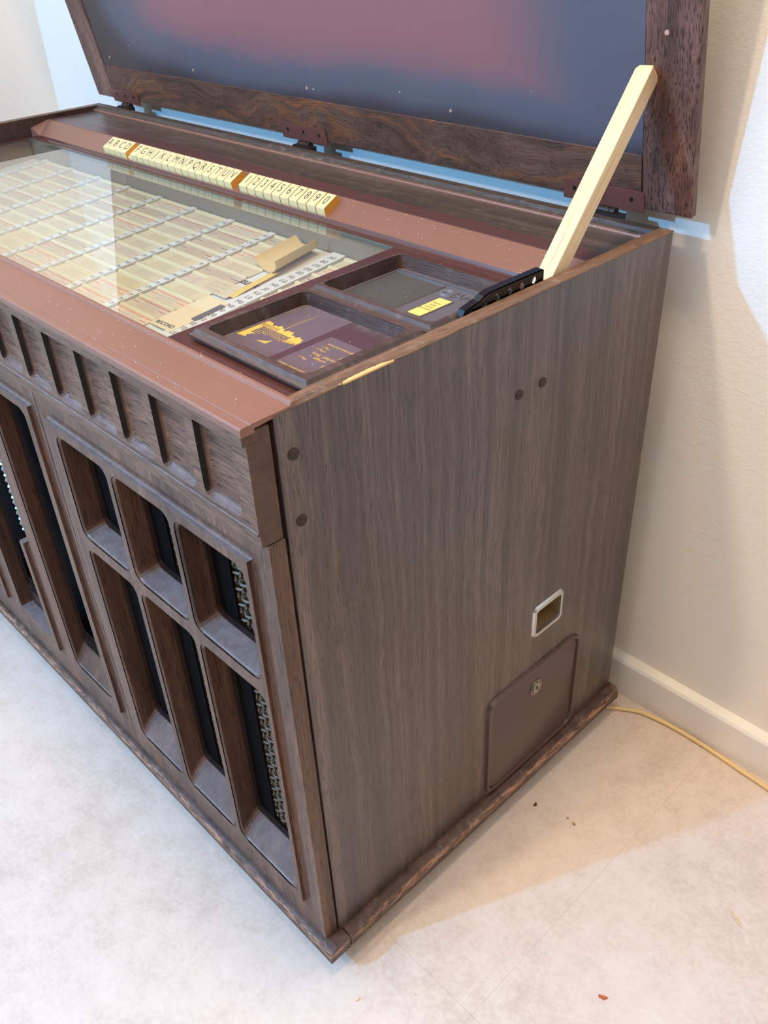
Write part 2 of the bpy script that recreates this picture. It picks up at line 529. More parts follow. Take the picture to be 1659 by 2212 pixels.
# ------------------------------------------------------------------ helpers: meshes
class MB:
    def __init__(self):
        self.v, self.f, self.mi = [], [], []
        self.cur = 0

    def add(self, vs, fs):
        o = len(self.v)
        self.v += [tuple(p) for p in vs]
        self.f += [tuple(i + o for i in f) for f in fs]
        self.mi += [self.cur] * len(fs)
        return self

    def box(self, x0, x1, y0, y1, z0, z1):
        return self.add([(x0, y0, z0), (x1, y0, z0), (x1, y1, z0), (x0, y1, z0),
                         (x0, y0, z1), (x1, y0, z1), (x1, y1, z1), (x0, y1, z1)],
                        [(0, 3, 2, 1), (4, 5, 6, 7), (0, 1, 5, 4), (1, 2, 6, 5), (2, 3, 7, 6), (3, 0, 4, 7)])

    def prism(self, poly, fn0, fn1):
        """poly: 2D points; fn0/fn1 map a 2D point to 3D on each end"""
        n = len(poly)
        vs = [fn0(*p) for p in poly] + [fn1(*p) for p in poly]
        fs = [tuple(range(n)), tuple(range(2 * n - 1, n - 1, -1))]
        fs += [(i, i + n, (i + 1) % n + n, (i + 1) % n) for i in range(n)]
        return self.add(vs, fs)

    def plate(self, outer, holes, fn0, fn1, backs=None):
        """polygon with holes between two surfaces; backs = other outlines (same counts) for the far side"""
        loops = [outer] + list(holes)
        far = [outer] + list(backs or holes)
        for fn, lp, flip in ((fn0, loops, False), (fn1, far, True)):
            tri = tessellate_polygon([[Vector((p[0], p[1], 0)) for p in l] for l in lp])
            flat = [p for l in lp for p in l]
            self.add([fn(*p) for p in flat], [tuple(reversed(t)) if flip else tuple(t) for t in tri])
        for a, b in zip(loops, far):
            n = len(a)
            vs = [fn0(*p) for p in a] + [fn1(*p) for p in b]
            self.add(vs, [(i, (i + 1) % n, (i + 1) % n + n, i + n) for i in range(n)])
        return self

    def ring(self, loops):
        """skin between closed loops of equal length"""
        n = len(loops[0])
        o = len(self.v)
        vs = [p for l in loops for p in l]
        fs = []
        for k in range(len(loops) - 1):
            for i in range(n):
                j = (i + 1) % n
                fs.append((k * n + i, k * n + j, (k + 1) * n + j, (k + 1) * n + i))
        return self.add(vs, fs)

    def fill(self, loop):
        return self.add(loop, [tuple(range(len(loop)))])

    def tube(self, pts, r, n=8, caps=True):
        pts = [Vector(p) for p in pts]
        loops = []
        up = Vector((0, 0, 1))
        for i, p in enumerate(pts):
            d = (pts[min(i + 1, len(pts) - 1)] - pts[max(i - 1, 0)]).normalized()
            u = d.cross(up)
            if u.length < 1e-3:
                u = d.cross(Vector((1, 0, 0)))
            u.normalize()
            w = u.cross(d)
            rr = r[i] if isinstance(r, (list, tuple)) else r
            loops.append([tuple(p + u * rr * math.cos(2 * math.pi * k / n) + w * rr * math.sin(2 * math.pi * k / n)) for k in range(n)])
        self.ring(loops)
        if caps:
            self.fill(loops[0][::-1])
            self.fill(loops[-1])
        return self

    def build(self, name, mat, parent=None, bevel=0.0, smooth=False, fn=None, seg=2, angle=30):
        me = bpy.data.meshes.new(name)
        vs = [fn(*p) for p in self.v] if fn else self.v
        me.from_pydata([tuple(p) for p in vs], [], self.f)
        for m in (mat if isinstance(mat, (list, tuple)) else [mat]):
            me.materials.append(m)
        for p, i in zip(me.polygons, self.mi):
            p.material_index = i
        bm = bmesh.new()
        bm.from_mesh(me)
        bmesh.ops.remove_doubles(bm, verts=bm.verts, dist=1e-6)
        bmesh.ops.recalc_face_normals(bm, faces=bm.faces)
        if bevel:
            es = [e for e in bm.edges if len(e.link_faces) == 2 and e.calc_face_angle(0) > R(angle)]
            bmesh.ops.bevel(bm, geom=es, offset=bevel, segments=seg, profile=.5, affect='EDGES', clamp_overlap=True)
        bm.to_mesh(me)
        bm.free()
        if smooth:
            for p in me.polygons:
                p.use_smooth = True
            try:
                me.set_sharp_from_angle(angle=R(40))
            except Exception:
                pass
        o = bpy.data.objects.new(name, me)
        COL.objects.link(o)
        if parent:
            o.parent = parent
        return o


def rrect(x0, x1, y0, y1, r, n=5, corners=(1, 1, 1, 1)):
    """rounded rectangle, counter-clockwise from lower left; corners: ll, lr, ur, ul"""
    pts = []
    for (cx, cy, a0, c) in ((x0 + r, y0 + r, 180, corners[0]), (x1 - r, y0 + r, 270, corners[1]),
                            (x1 - r, y1 - r, 0, corners[2]), (x0 + r, y1 - r, 90, corners[3])):
        for k in range(n + 1):
            if c:
                a = R(a0 + 90 * k / n)
                pts.append((cx + r * math.cos(a), cy + r * math.sin(a)))
            else:
                # square corner, spread a hair so that loops keep equal counts
                sx = x0 if a0 in (180, 90) else x1
                sy = y0 if a0 in (180, 270) else y1
                e = 1e-5 * (k - n / 2)
                if a0 in (180, 0):
                    pts.append((sx + (e if a0 == 180 else -e) * (k > n / 2), sy - (e if a0 == 180 else -e) * (k < n / 2)))
                elif a0 == 270:
                    pts.append((sx + e * (k < n / 2), sy + e * (k > n / 2)))
                else:
                    pts.append((sx - e * (k < n / 2), sy - e * (k > n / 2)))
    return pts


def text_obj(name, body, size, mat, parent, mtx, align='CENTER', extrude=.0002, spacing=1.0, line=1.0, shear=0.0, xscale=1.0, bold=0.0):
    cu = bpy.data.curves.new(name, 'FONT')
    cu.body = body
    cu.size = size
    cu.align_x = align
    cu.align_y = 'CENTER'
    cu.extrude = extrude
    cu.space_character = spacing
    cu.space_line = line
    cu.shear = shear
    cu.offset = bold
    cu.resolution_u = 3
    tmp = bpy.data.objects.new('tmp', cu)
    COL.objects.link(tmp)
    bpy.context.view_layer.update()
    me = bpy.data.meshes.new_from_object(tmp.evaluated_get(bpy.context.evaluated_depsgraph_get()))
    bpy.data.objects.remove(tmp)
    bpy.data.curves.remove(cu)
    me.name = name
    sx = Matrix.Diagonal((xscale, 1, 1, 1))
    me.transform(Matrix(mtx) @ sx)
    me.materials.clear()
    me.materials.append(mat)
    o = bpy.data.objects.new(name, me)
    COL.objects.link(o)
    o.parent = parent
    return o


def frame_mtx(o, ux, uy):
    """4x4 with x axis ux, y axis uy, origin o"""
    ux = Vector(ux).normalized()
    uy = Vector(uy)
    uz = ux.cross(uy).normalized()
    uy = uz.cross(ux)
    m = Matrix.Identity(4)
    for i in range(3):
        m[i][0], m[i][1], m[i][2], m[i][3] = ux[i], uy[i], uz[i], o[i]
    return m


def tag(o, label, cat=None, group=None):
    o['label'] = label
    if cat:
        o['category'] = cat
    if group:
        o['group'] = group
    return o


def struct(o, label=None):
    o['kind'] = 'structure'
    if label:
        o['label'] = label
    return o


# ------------------------------------------------------------------ the room
WALL_Y = .685
LEFT_X = -1.747
struct(MB().box(LEFT_X - .12, 3.6, WALL_Y, WALL_Y + .12, 0, 2.8).build('wall_back', MAT['wall']), 'cream textured plaster wall behind the open jukebox')
struct(MB().box(LEFT_X - .12, LEFT_X, -4.2, WALL_Y, 0, 2.8).build('wall_left', MAT['wall']), 'pale plaster wall at the far left corner')
struct(MB().box(LEFT_X - .12, 3.6, -4.2, WALL_Y + .12, 2.8, 2.9).build('ceiling', MAT['ceiling']), 'white ceiling above the room')
sk = [(0, 0), (.020, 0), (.020, .071), (.0165, .0765), (.0, .079)]
struct(MB().prism(sk, lambda a, b: (LEFT_X, WALL_Y - a, b), lambda a, b: (3.6, WALL_Y - a, b)).build('baseboard_back', MAT['skirt'], bevel=.0008), 'white painted baseboard along the cream wall')
struct(MB().prism(sk, lambda a, b: (LEFT_X + a, -4.2, b), lambda a, b: (LEFT_X + a, WALL_Y - .02, b)).build('baseboard_left', MAT['skirt']), 'white painted baseboard along the left wall')
floor = struct(MB().box(LEFT_X - .12, 3.6, -4.2, WALL_Y + .1, -.06, -.0004).build('floor', MAT['grout']), 'beige concrete-look tiled floor')
TX, TY, JX, JY = 1.2, .62, .181, .062
for i in range(-2, 3):
    for j in range(-7, 2):
        x0, x1 = max(JX + i * TX, LEFT_X), min(JX + (i + 1) * TX, 3.6)
        y0, y1 = max(JY + j * TY, -4.2), min(JY + (j + 1) * TY, WALL_Y)
        if x1 - x0 < .02 or y1 - y0 < .02:
            continue
        g = .0002
        dz = random.uniform(-.0003, .0003) if (i, j) not in ((-1, -1), (0, -1)) else (0 if i == -1 else -.0006)
        MB().box(x0 + g, x1 - g, y0 + g, y1 - g, -.012, dz * .3).build('tile', MAT['tile'], floor)

# ------------------------------------------------------------------ the jukebox
JB = bpy.data.objects.new('jukebox', None)
COL.objects.link(JB)
JB.location = (0, 0, LIFT)
tag(JB, 'long dark brown console jukebox with its lid propped open', 'jukebox')
XL = -1.4036
D = .62

# side panel, right: hole for the coin return cup
yz = lambda x: (lambda a, b: (x, a, b))
cup = rrect(.3915, .4475, .307, .350, .006, 4)
sp = MB().plate([(0, .034), (D, .034), (D, .8165), (0, .8165)], [cup], yz(0), yz(-.019)).build('side_panel', MAT['side'], JB, bevel=.0006)
tag(sp, 'right side panel of striped walnut laminate')


def edge_mat():
    """top edge with a bare chip of pale wood near the front"""
    m = MAT['edge'].copy()
    nt = m.node_tree
    b = nt.nodes['Principled BSDF']
    src = b.inputs['Base Color'].links[0].from_socket
    tc = nt.nodes.new('ShaderNodeTexCoord')
    sp_ = nt.nodes.new('ShaderNodeSeparateXYZ')
    nt.links.new(tc.outputs['Object'], sp_.inputs[0])
    nz = nt.nodes.new('ShaderNodeTexNoise')
    nz.inputs['Scale'].default_value = 160
    nt.links.new(tc.outputs['Object'], nz.inputs['Vector'])

    def mth(op, a, b_):
        x = nt.nodes.new('ShaderNodeMath')
        x.operation = op
        for s, v in zip(x.inputs, (a, b_)):
            if isinstance(v, (int, float)):
                s.default_value = v
            else:
                nt.links.new(v, s)
        return x.outputs[0]
    dy = mth('MULTIPLY', mth('SUBTRACT', sp_.outputs[1], .108), 1 / .036)
    dx = mth('MULTIPLY', mth('ADD', sp_.outputs[0], .0005), 1 / .0045)
    d = mth('ADD', mth('MULTIPLY', dy, dy), mth('MULTIPLY', dx, dx))
    d = mth('ADD', d, mth('MULTIPLY', nz.outputs[0], .9))
    f = mth('LESS_THAN', d, 1.25)
    mx = nt.nodes.new('ShaderNodeMix')
    mx.data_type = 'RGBA'
    nt.links.new(f, mx.inputs[0])
    nt.links.new(src, mx.inputs[6])
    mx.inputs[7].default_value = lin((226, 172, 112))
    nt.links.new(mx.outputs[2], b.inputs['Base Color'])
    return m


eb = MB().box(-.019, .0004, .0, D, .8165, .8185).build('edge_band', edge_mat(), sp, bevel=.0005)
tag(eb, 'worn brown top edge with a bare chip')
for y, z in ((.0167, .7735), (.0173, .702), (.3319, .7075), (.3734, .7072)):
    n = 20
    c = [(y + .0062 * math.cos(2 * math.pi * k / n), z + .0062 * math.sin(2 * math.pi * k / n)) for k in range(n)]
    s = MB()
    s.prism(c, yz(-.001), yz(.0010))
    for k in range(-2, 3):
        w = math.sqrt(.0056 ** 2 - (k * .0021) ** 2)
        s.box(.0008, .0015, y - w, y + w, z + k * .0021 - .0005, z + k * .0021 + .0005)
    s.build('screw_plug', MAT['screw'], sp)
# coin return cup
cm = MB()
inn = rrect(.3919, .4471, .3074, .3496, .006, 4)
cm.ring([[(.0006, a, b) for a, b in inn], [(-.034, a, b) for a, b in inn]])
cm.fill([(-.034, a, b) for a, b in inn])
cr = cm.build('coin_return_cup', MAT['cup'], sp)
fr = MB()
o1, o2, o3, o4 = rrect(.386, .4535, .3005, .3565, .008, 5), rrect(.388, .4515, .3025, .3545, .007, 5), rrect(.3922, .4468, .3078, .3492, .005, 5), rrect(.3926, .4464, .3082, .3488, .005, 5)
fr.ring([[(0, a, b) for a, b in o1], [(.0032, a, b) for a, b in o2], [(.0032, a, b) for a, b in o3], [(-.002, a, b) for a, b in o4]])
tag(fr.build('coin_return_frame', MAT['chrome'], sp, smooth=True), 'chrome frame around the coin return slot')
# cash box door
cd = MB()
a1, a2, a3 = rrect(.2935, .5085, .0405, .2405, .021, 8), rrect(.2955, .5065, .0425, .2385, .020, 8), rrect(.2995, .5025, .0465, .2345, .017, 8)
a4, a5 = rrect(.3005, .5015, .0475, .2335, .0165, 8), rrect(.3025, .4995, .0495, .2315, .016, 8)
L = lambda x, p: [(x, a, b) for a, b in p]
cd.ring([L(-.001, a1), L(.0046, a2), L(.0046, a3), L(.0002, a4), L(.0022, a5)])
cd.fill(L(.0022, a5))
cdo = cd.build('cash_door', MAT['coin_door'], sp, smooth=True)
tag(cdo, 'brown painted steel cash door with rounded corners')
n = 24
lk = MB()
c0 = [(.4015 + .0125 * math.cos(2 * math.pi * k / n), .197 + .0135 * math.sin(2 * math.pi * k / n)) for k in range(n)]
c1 = [(.4015 + .0105 * math.cos(2 * math.pi * k / n), .197 + .0115 * math.sin(2 * math.pi * k / n)) for k in range(n)]
lk.ring([L(.002, c0), L(.0045, c0), L(.0045, c1), L(.0030, c1)])
lk.fill(L(.003, c1))
c2 = [(.4000 + .0085 * math.cos(2 * math.pi * k / n), .199 + .0095 * math.sin(2 * math.pi * k / n)) for k in range(n)]
lk.prism(c2, yz(.003), yz(.0068))
lko = lk.build('cash_door_lock', MAT['lock'], sp, smooth=True)
kh = MB()
kh.box(.0066, .0072, .3990, .4010, .1955, .2025)
kh.build('keyhole', MAT['black'], sp)

# left side panel and back panel
lp = MB().box(XL, XL + .0186, 0, D, .034, .817).build('side_panel', MAT['inner'], JB, bevel=.0006)
tag(lp, 'left side panel, dark inner face above the glass')
MB().box(XL, XL + .0186, 0, D, .817, .8185).build('edge_band', MAT['edge'], lp, bevel=.0004)
MB().box(XL + .0186, -.019, .600, D, .034, .800).build('back_panel', MAT['inner'], JB)
MB().box(XL + .0186, -.019, .05, .6, .034, .046).build('bottom_board', MAT['inner'], JB)

# back rail, groove and shelf
rail = MB()
rail.prism([(.599, .803), (.6205, .803), (.6205, .8185), (.6045, .8185), (.6035, .8145), (.599, .8125)],
           lambda a, b: (XL + .0186, a, b), lambda a, b: (-.0192, a, b))
ro = rail.build('back_rail', MAT['rail'], JB, bevel=.0005)
tag(ro, 'worn back rail behind the selector shelf')
cs = MB().prism([(.5945, .803), (.599, .803), (.599, .8118), (.5955, .8118), (.5945, .8100)], lambda a, b: (XL + .0186, a, b), lambda a, b: (-.0285, a, b)).build('shelf_edge_strip', MAT['copper'], JB)
sh = MB().box(XL + .0186, -.0275, .520, .5945, .796, .8085).build('shelf', MAT['shelf'], JB, bevel=.0005)
tag(sh, 'dusty dark wood shelf behind the selector keys')
# metal selector console: flat strip, slope, foot strip
prof = [(.520, .8098), (.490, .8098), (.4885, .8092), (.4505, .7888), (.4488, .7852), (.4465, .7838), (.434, .7838), (.434, .7805), (.520, .7805)]
mp = MB()
mp.prism(prof, lambda a, b: (XL + .0186, a, b), lambda a, b: (-.0195, a, b))
for i, f in enumerate(mp.f):
    if len(f) == 4:
        ys = [mp.v[k][1] for k in f]
        zs = [mp.v[k][2] for k in f]
        if min(zs) > .7885 and max(ys) < .4895:
            mp.mi[i] = 1
        elif min(zs) > .809:
            mp.mi[i] = 2
mo = mp.build('selector_console', [MAT['plum_metal'], MAT['copper'], MAT['plum_strip']], JB)
tag(mo, 'copper coloured sloping metal strip that carries the keys')
ec = MB()
ec.add([(XL + .0186, .490, .8098), (XL + .0186, .4465, .7838), (XL + .0500, .4495, .7880), (XL + .034, .4885, .8095), (XL + .0186, .4475, .800)],
       [(0, 4, 2, 3), (4, 1, 2)])
ec.build('console_end_cheek', MAT['copper'], mo)

# surround of the glass and of the right-hand plates
GX0, GX1, GY0, GY1 = XL + .032, -.2905, .045, .434
su = MB()
su.box(XL + .0186, -.0195, .0255, GY0, .7805, .7838)
su.box(XL + .0186, GX0, GY0, GY1, .7805, .7838)
su.add([(-.2805, GY0, .7838), (-.0195, GY0, .7838), (-.0195, GY1, .7838), (-.2990, GY1, .7838),
        (-.2805, GY0, .7805), (-.0195, GY0, .7805), (-.0195, GY1, .7805), (-.2990, GY1, .7805)],
       [(0, 1, 2, 3), (7, 6, 5, 4), (0, 3, 7, 4), (0, 4, 5, 1), (2, 6, 7, 3), (1, 5, 6, 2)])
su.box(-.2120, -.0195, .0258, .0625, .7838, .8065)
su.box(-.2120, -.2050, .0625, .3600, .7838, .8065)
su.box(-.0300, -.0195, .0625, .3600, .7838, .8065)
su.box(-.2120, -.0195, .2070, .2230, .7838, .8065)
suo = su.build('surround', MAT['plum_metal'], JB)
tag(suo, 'brown plum metal surround of the glass')
gl = MB()
gl.add([(GX0, GY0, .7785), (-.2795, GY0, .7785), (-.298, GY1, .7785), (GX0, GY1, .7785),
        (GX0, GY0, .7830), (-.2795, GY0, .7830), (-.298, GY1, .7830), (GX0, GY1, .7830)],
       [(0, 3, 2, 1), (4, 5, 6, 7), (0, 1, 5, 4), (1, 2, 6, 5), (2, 3, 7, 6), (3, 0, 4, 7)])
glo = gl.build('glass_pane', MAT['glass'], JB)
tag(glo, 'clear glass pane over the title cards')
MB().box(GX0, -.3005, GY1 - .0012, GY1 + .0004, .7775, .7836).build('glass_edge', plain('green_glass_edge', (84, 98, 90), rough=.3), JB)

# well under the glass
wl = MB()
wl.box(XL + .0186, -.2, .4385, .4425, .70, .7800)
wl.box(XL + .0186, XL + .0225, .03, .437, .68, .7800)
wl.box(XL + .0186, -.02, .026, .030, .68, .7800)
wl.box(-.235, -.231, .03, .437, .68, .7800)
wl.box(XL + .0186, -.02, .03, .437, .680, .684)
tag(wl.build('display_well', MAT['well'], JB), 'grey brown well under the glass')

# title rack
TS = .085


def tz(y, h=0.0):
    return .745 - (.436 - y) * TS + h


ty = Vector((0, 1, TS)).normalized()
tn = Vector((0, -TS, 1)).normalized()
tr = MB()
tr.add([(-1.383, .105, tz(.105) - .006), (-.240, .105, tz(.105) - .006), (-.240, .4365, tz(.4365) - .006), (-1.383, .4365, tz(.4365) - .006),
        (-1.383, .105, tz(.105) - .003), (-.240, .105, tz(.105) - .003), (-.240, .4365, tz(.4365) - .003), (-1.383, .4365, tz(.4365) - .003)],
       [(0, 3, 2, 1), (4, 5, 6, 7), (0, 1, 5, 4), (1, 2, 6, 5), (2, 3, 7, 6), (3, 0, 4, 7)])
TRK = tr.build('title_rack', MAT['tray'], JB)
tag(TRK, 'cream title rack under the glass')


def tray_box(m, x0, x1, y0, y1, h0, h1, tilt=0.0):
    vs = []
    for h in (h0, h1):
        for (x, y) in ((x0, y0), (x1, y0), (x1, y1), (x0, y1)):
            f = (y - y0) / max(y1 - y0, 1e-6)
            vs.append((x, y, tz(y, h + tilt * f)))
    m.add(vs, [(0, 3, 2, 1), (4, 5, 6, 7), (0, 1, 5, 4), (1, 2, 6, 5), (2, 3, 7, 6), (3, 0, 4, 7)])


LET = 'ABCDEFGHJKLMNPQRSTUV'
strips = [-.5675 - .107 * k for k in range(8)]
PY = .0302
codes = {0: '9', 1: '8', 2: '7', 3: '6', 4: '5', 5: '4', 6: '3', 7: '2'}
for k, sx in enumerate(strips):
    m = MB()
    tray_box(m, sx - .0072, sx + .0072, .115, .436, -.003, .0040)
    so = m.build('code_strip', MAT['pale_print'], TRK)
sm = MB()
tray_box(sm, -.4275, -.4005, .115, .436, -.003, .0040)
sm.build('code_strip', MAT['pale_print'], TRK)


def code_text(sx, d, size):
    lines = []
    for q in range(20):
        y = .4195 - .0150 * q - (.0004 if q % 2 else 0)
        lines.append((LET[q] + d, y))
    me_all = MB()
    for body, y in lines:
        o = text_obj('t', body, size, MAT['ink'], None, frame_mtx((sx, y, tz(y, .0042)), (1, 0, 0), ty), extrude=0, spacing=1.05)
        me_all.add([tuple(v.co) for v in o.data.vertices], [tuple(p.vertices) for p in o.data.polygons])
        me = o.data
        bpy.data.objects.remove(o)
        bpy.data.meshes.remove(me)
    return me_all.build('code_lettering', MAT['ink'], TRK)


for k, sx in enumerate(strips):
    code_text(sx, codes[k], .0088)
code_text(-.4125, '0', .0112)

random.seed(21)
cards_x = [(strips[k + 1] + .0085, strips[k] - .0078) for k in range(7)] + [(strips[0] + .0085, -.4700), (-.3985, -.315)]
order = [1, 5, 2, 4, 0, 1, 0, 2, 3, 5]
for ci, (x0, x1) in enumerate(cards_x):
    for r in range(10):
        y1 = .436 - PY * r
        y0 = y1 - PY
        kind = random.choice([0, 0, 1, 1, 1, 2, 3, 4, 5, 5])
        if ci == 7 and 4 <= r <= 7:
            kind = [4, 2, 5, 1][r - 4]
        m = MB()
        tray_box(m, x0 + .0012, x1 - .0012, y0 + .0012, y1 - .0066, .0002, .0012, -.0004)
        m.build('title_card', CARDS[kind], TRK)
        # ivory clip bar that holds the card's top edge, with a lip at its right end
        h = MB()
        e = random.uniform(-.0004, .0004)
        pr = [(y1 - .0078, .0008), (y1 - .0066, .0026 + e), (y1 - .0040, .0036 + e), (y1 - .0004, .0024), (y1 - .0004, -.003), (y1 - .0078, -.003)]
        h.prism(pr, lambda a, b, x=x0 + .0004: (x, a, tz(a, b)), lambda a, b, x=x1 - .0004: (x, a, tz(a, b)))
        h.build('card_holder', MAT['holder'], TRK)
tbo = text_obj('selection_lettering', 'SELECTION', .0135, MAT['ink_dark'], TRK, frame_mtx((-.4480, .3010, tz(.301, .0009)), (1, 0, 0), ty), extrude=0, shear=.25, xscale=.72, bold=.0004)
mm = MB()
tray_box(mm, -.4695, -.4277, .115, .436, -.003, .0005)
mm.build('blank_strip', MAT['pale_print'], TRK)

# ------------------------------------------------------------------ front trim, fascia
tm = MB()
tp = [(-.0335, .8110), (-.0343, .8135), (-.0343, .8180), (-.0325, .8197), (-.0245, .8197), (-.0238, .8190), (-.0230, .8200),
      (.0185, .8203), (.0195, .8222), (.0215, .8236), (.0245, .8236), (.0258, .8220), (.0258, .8175), (-.0200, .8150), (-.0200, .8110)]
tm.prism(tp, lambda a, b: (XL, a, b), lambda a, b: (.0002, a, b))
tmo = tm.build('front_trim', MAT['copper'], JB)
tag(tmo, 'copper brown metal trim along the front edge')
MB().box(XL + .0186, -.0195, .0235, .0256, .7838, .8180).build('trim_skirt', MAT['plum_strip'], tmo)

FY = -.0292
xz = lambda y: (lambda a, b: (a, y, b))
rec_l = [-.449 + .0731 * k for k in range(6)]
rec_l = [r - .0731 * 13 for r in rec_l][0:0] + [-.0836 - .0731 * k for k in range(18)]
outs, mids, ins = [], [], []
for x0 in rec_l:
    x1 = x0 + .0592
    outs.append(rrect(x0, x1, .7150, .8005, .0115, 5, (1, 1, 0, 0)))
    mids.append(rrect(x0 + .0006, x1 - .0006, .7157, .8005, .0110, 5, (1, 1, 0, 0)))
    ins.append(rrect(x0 + .0075, x1 - .0075, .7245, .8005, .0060, 5, (1, 1, 0, 0)))
fa = MB()
fa.plate([(XL, .7105), (-.002, .7105), (-.002, .8010), (XL, .8010)], outs, xz(FY), xz(-.004))
fa.box(XL, -.002, -.0330, -.004, .8008, .8110)
fa.prism([(-.004, .7070), (-.0300, .7070), (-.0312, .7080), (-.0312, .7100), (-.0292, .7106), (-.004, .7106)], lambda a, b: (XL, a, b), lambda a, b: (-.002, a, b))
fa.box(XL, -.002, -.0280, -.004, .6935, .7072)
fao = fa.build('fascia', MAT['oak_x'], JB)
tag(fao, 'dark oak fascia with a row of routed hollows')
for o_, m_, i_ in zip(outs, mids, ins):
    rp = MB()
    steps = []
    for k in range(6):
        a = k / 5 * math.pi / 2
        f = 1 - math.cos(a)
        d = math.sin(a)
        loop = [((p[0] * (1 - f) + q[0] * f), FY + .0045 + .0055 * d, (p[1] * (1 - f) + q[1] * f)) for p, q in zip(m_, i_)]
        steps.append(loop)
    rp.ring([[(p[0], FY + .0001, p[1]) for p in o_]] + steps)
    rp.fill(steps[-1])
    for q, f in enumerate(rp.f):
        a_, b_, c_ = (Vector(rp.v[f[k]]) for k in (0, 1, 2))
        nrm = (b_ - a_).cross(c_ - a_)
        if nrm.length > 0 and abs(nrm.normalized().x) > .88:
            rp.mi[q] = 1  # steep side walls take the painted shade colour
    rp.build('routed_hollow', [MAT['oak_x'], MAT['hollow_shade']], fao, smooth=True)

# ------------------------------------------------------------------ grille doors
BB = .0025                 # back of the grille boards
MY, PYF = -.022, -.027     # margin plane and raised field plane


def sweep_rect(m, x0, x1, z0, z1, prof):
    """mitred frame round a rectangle; prof = (outward offset, y)"""
    loops = []
    for o_, y in prof:
        loops.append([(x0 - o_, y, z0 - o_), (x1 + o_, y, z0 - o_), (x1 + o_, y, z1 + o_), (x0 - o_, y, z1 + o_)])
    m.ring(loops)


COVE = [(.0003, -.0245), (.0003, -.0225), (.0012, -.0205), (.0030, -.0196), (.0055, -.0198), (.0085, -.0207), (.0115, -.0216), (.0130, MY)]


def field_board(m, outer, holes, sills, bb=BB):
    """raised board with rounded openings; the arris of each opening is eased, the sills slope up to the back"""
    big = [[(cx_ + (p - cx_) * (1 + .0035 / abs(p - cx_) if abs(p - cx_) > .01 else 1), cz_ + (q - cz_) * (1 + .0028 / abs(q - cz_) if abs(q - cz_) > .01 else 1)) for p, q in h]
           for h in holes for (cx_, cz_) in [(sum(a for a, b in h) / len(h), sum(b for a, b in h) / len(h))]]
    m.plate(outer, big, xz(PYF), xz(-.004))
    for h, b, sill in zip(holes, big, sills):
        zmin = min(q for p, q in h)
        back = [(p, q + sill * max(0.0, 1 - (q - zmin) / .045)) for p, q in h]
        m.ring([[(p, PYF, q) for p, q in b], [(p, PYF + .0012, q) for p, q in b], [(p * .4 + pp * .6, PYF + .0014, q * .4 + qq * .6) for (p, q), (pp, qq) in zip(b, h)],
                [(p, PYF + .0032, q) for p, q in h], [(p, bb, q) for p, q in back]])


# right door
RD0, RD1, DZ0, DZ1 = -.4750, -.0015, .0405, .6905
F0, F1, FZ0, FZ1 = -.4505, -.0355, .0930, .6590
dr = MB()
g = .013
dr.plate([(RD0, DZ0), (RD1, DZ0), (RD1, DZ1), (RD0, DZ1)], [[(F0 - g, FZ0 - g), (F1 + g, FZ0 - g), (F1 + g, FZ1 + g), (F0 - g, FZ1 + g)]], xz(MY), xz(-.0025))
sweep_rect(dr, F0, F1, FZ0, FZ1, COVE)
door_r = dr.build('grille_door', MAT['oak_z'], JB)
tag(door_r, 'right grille door with six openings in two rows')
cols = [(-.4260, -.3120), (-.2945, -.1805), (-.1650, -.0460)]
holes = []
for x0, x1 in cols:
    holes.append(rrect(x0, x1, .4940, .6440, .015, 5))
    holes.append(rrect(x0, x1, .1080, .4700, .015, 5))
fb = MB()
field_board(fb, [(F0, FZ0), (F1, FZ0), (F1, FZ1), (F0, FZ1)], holes, [.003, .030] * 3)
fbo = fb.build('grille_frame', MAT['oak_z'], door_r)
# inner frame a little further back
ib = MB()
ih = [rrect(x0 + .001, x1 - .001, z0 + dz, z1 - .002, .012, 4) for x0, x1 in cols for (z0, z1, dz) in ((.494, .644, .004), (.108, .470, .032))]
ib.plate([(F0, FZ0), (F1, FZ0), (F1, FZ1), (F0, FZ1)], ih, xz(BB + .0001), xz(BB + .0062))
ib.build('backing_frame', MAT['inner'], door_r)
bf_ = MB()
bh = [rrect(x0 + .034, x1, z0 + dz, z1 - .002, .010, 4) for x0, x1 in cols for (z0, z1, dz) in ((.494, .644, .004), (.108, .470, .032))]
bf_.plate([(F0, FZ0), (F1, FZ0), (F1, FZ1), (F0, FZ1)], bh, xz(BB + .0063), xz(BB + .0080))
bf_.build('black_baffle', MAT['black'], door_r)


def wire_mesh(name, x0, x1, z0, z1, y, cell, r, mat, parent, amp=None):
    m = MB()
    amp = amp or r * 1.1
    nx, nz = int((x1 - x0) / cell), int((z1 - z0) / cell)
    for i in range(nx + 1):
        x = x0 + i * cell
        pts = []
        for j in range(2 * nz + 1):
            ph = math.pi * (j / 2 + i)
            pts.append((x, y + amp * math.sin(ph + math.pi / 2), z0 + j * cell / 2))
        m.tube(pts, r, 5, False)
    for j in range(nz + 1):
        z = z0 + j * cell
        pts = []
        for i in range(2 * nx + 1):
            ph = math.pi * (i / 2 + j)
            pts.append((x0 + i * cell / 2, y - amp * math.sin(ph + math.pi / 2), z))
        m.tube(pts, r, 5, False)
    o = m.build(name, mat, parent, smooth=True)
    o['kind'] = 'stuff'
    return o


wm = wire_mesh('woven_wire_mesh', F0 + .01, F1 - .004, .100, .655, .0150, .0115, .0021, MAT['mesh'], door_r)
tag(wm, 'dusty woven wire mesh behind the openings')
MB().box(F0, F1, .0385, .0400, FZ0, FZ1).build('black_cloth', MAT['black'], door_r)

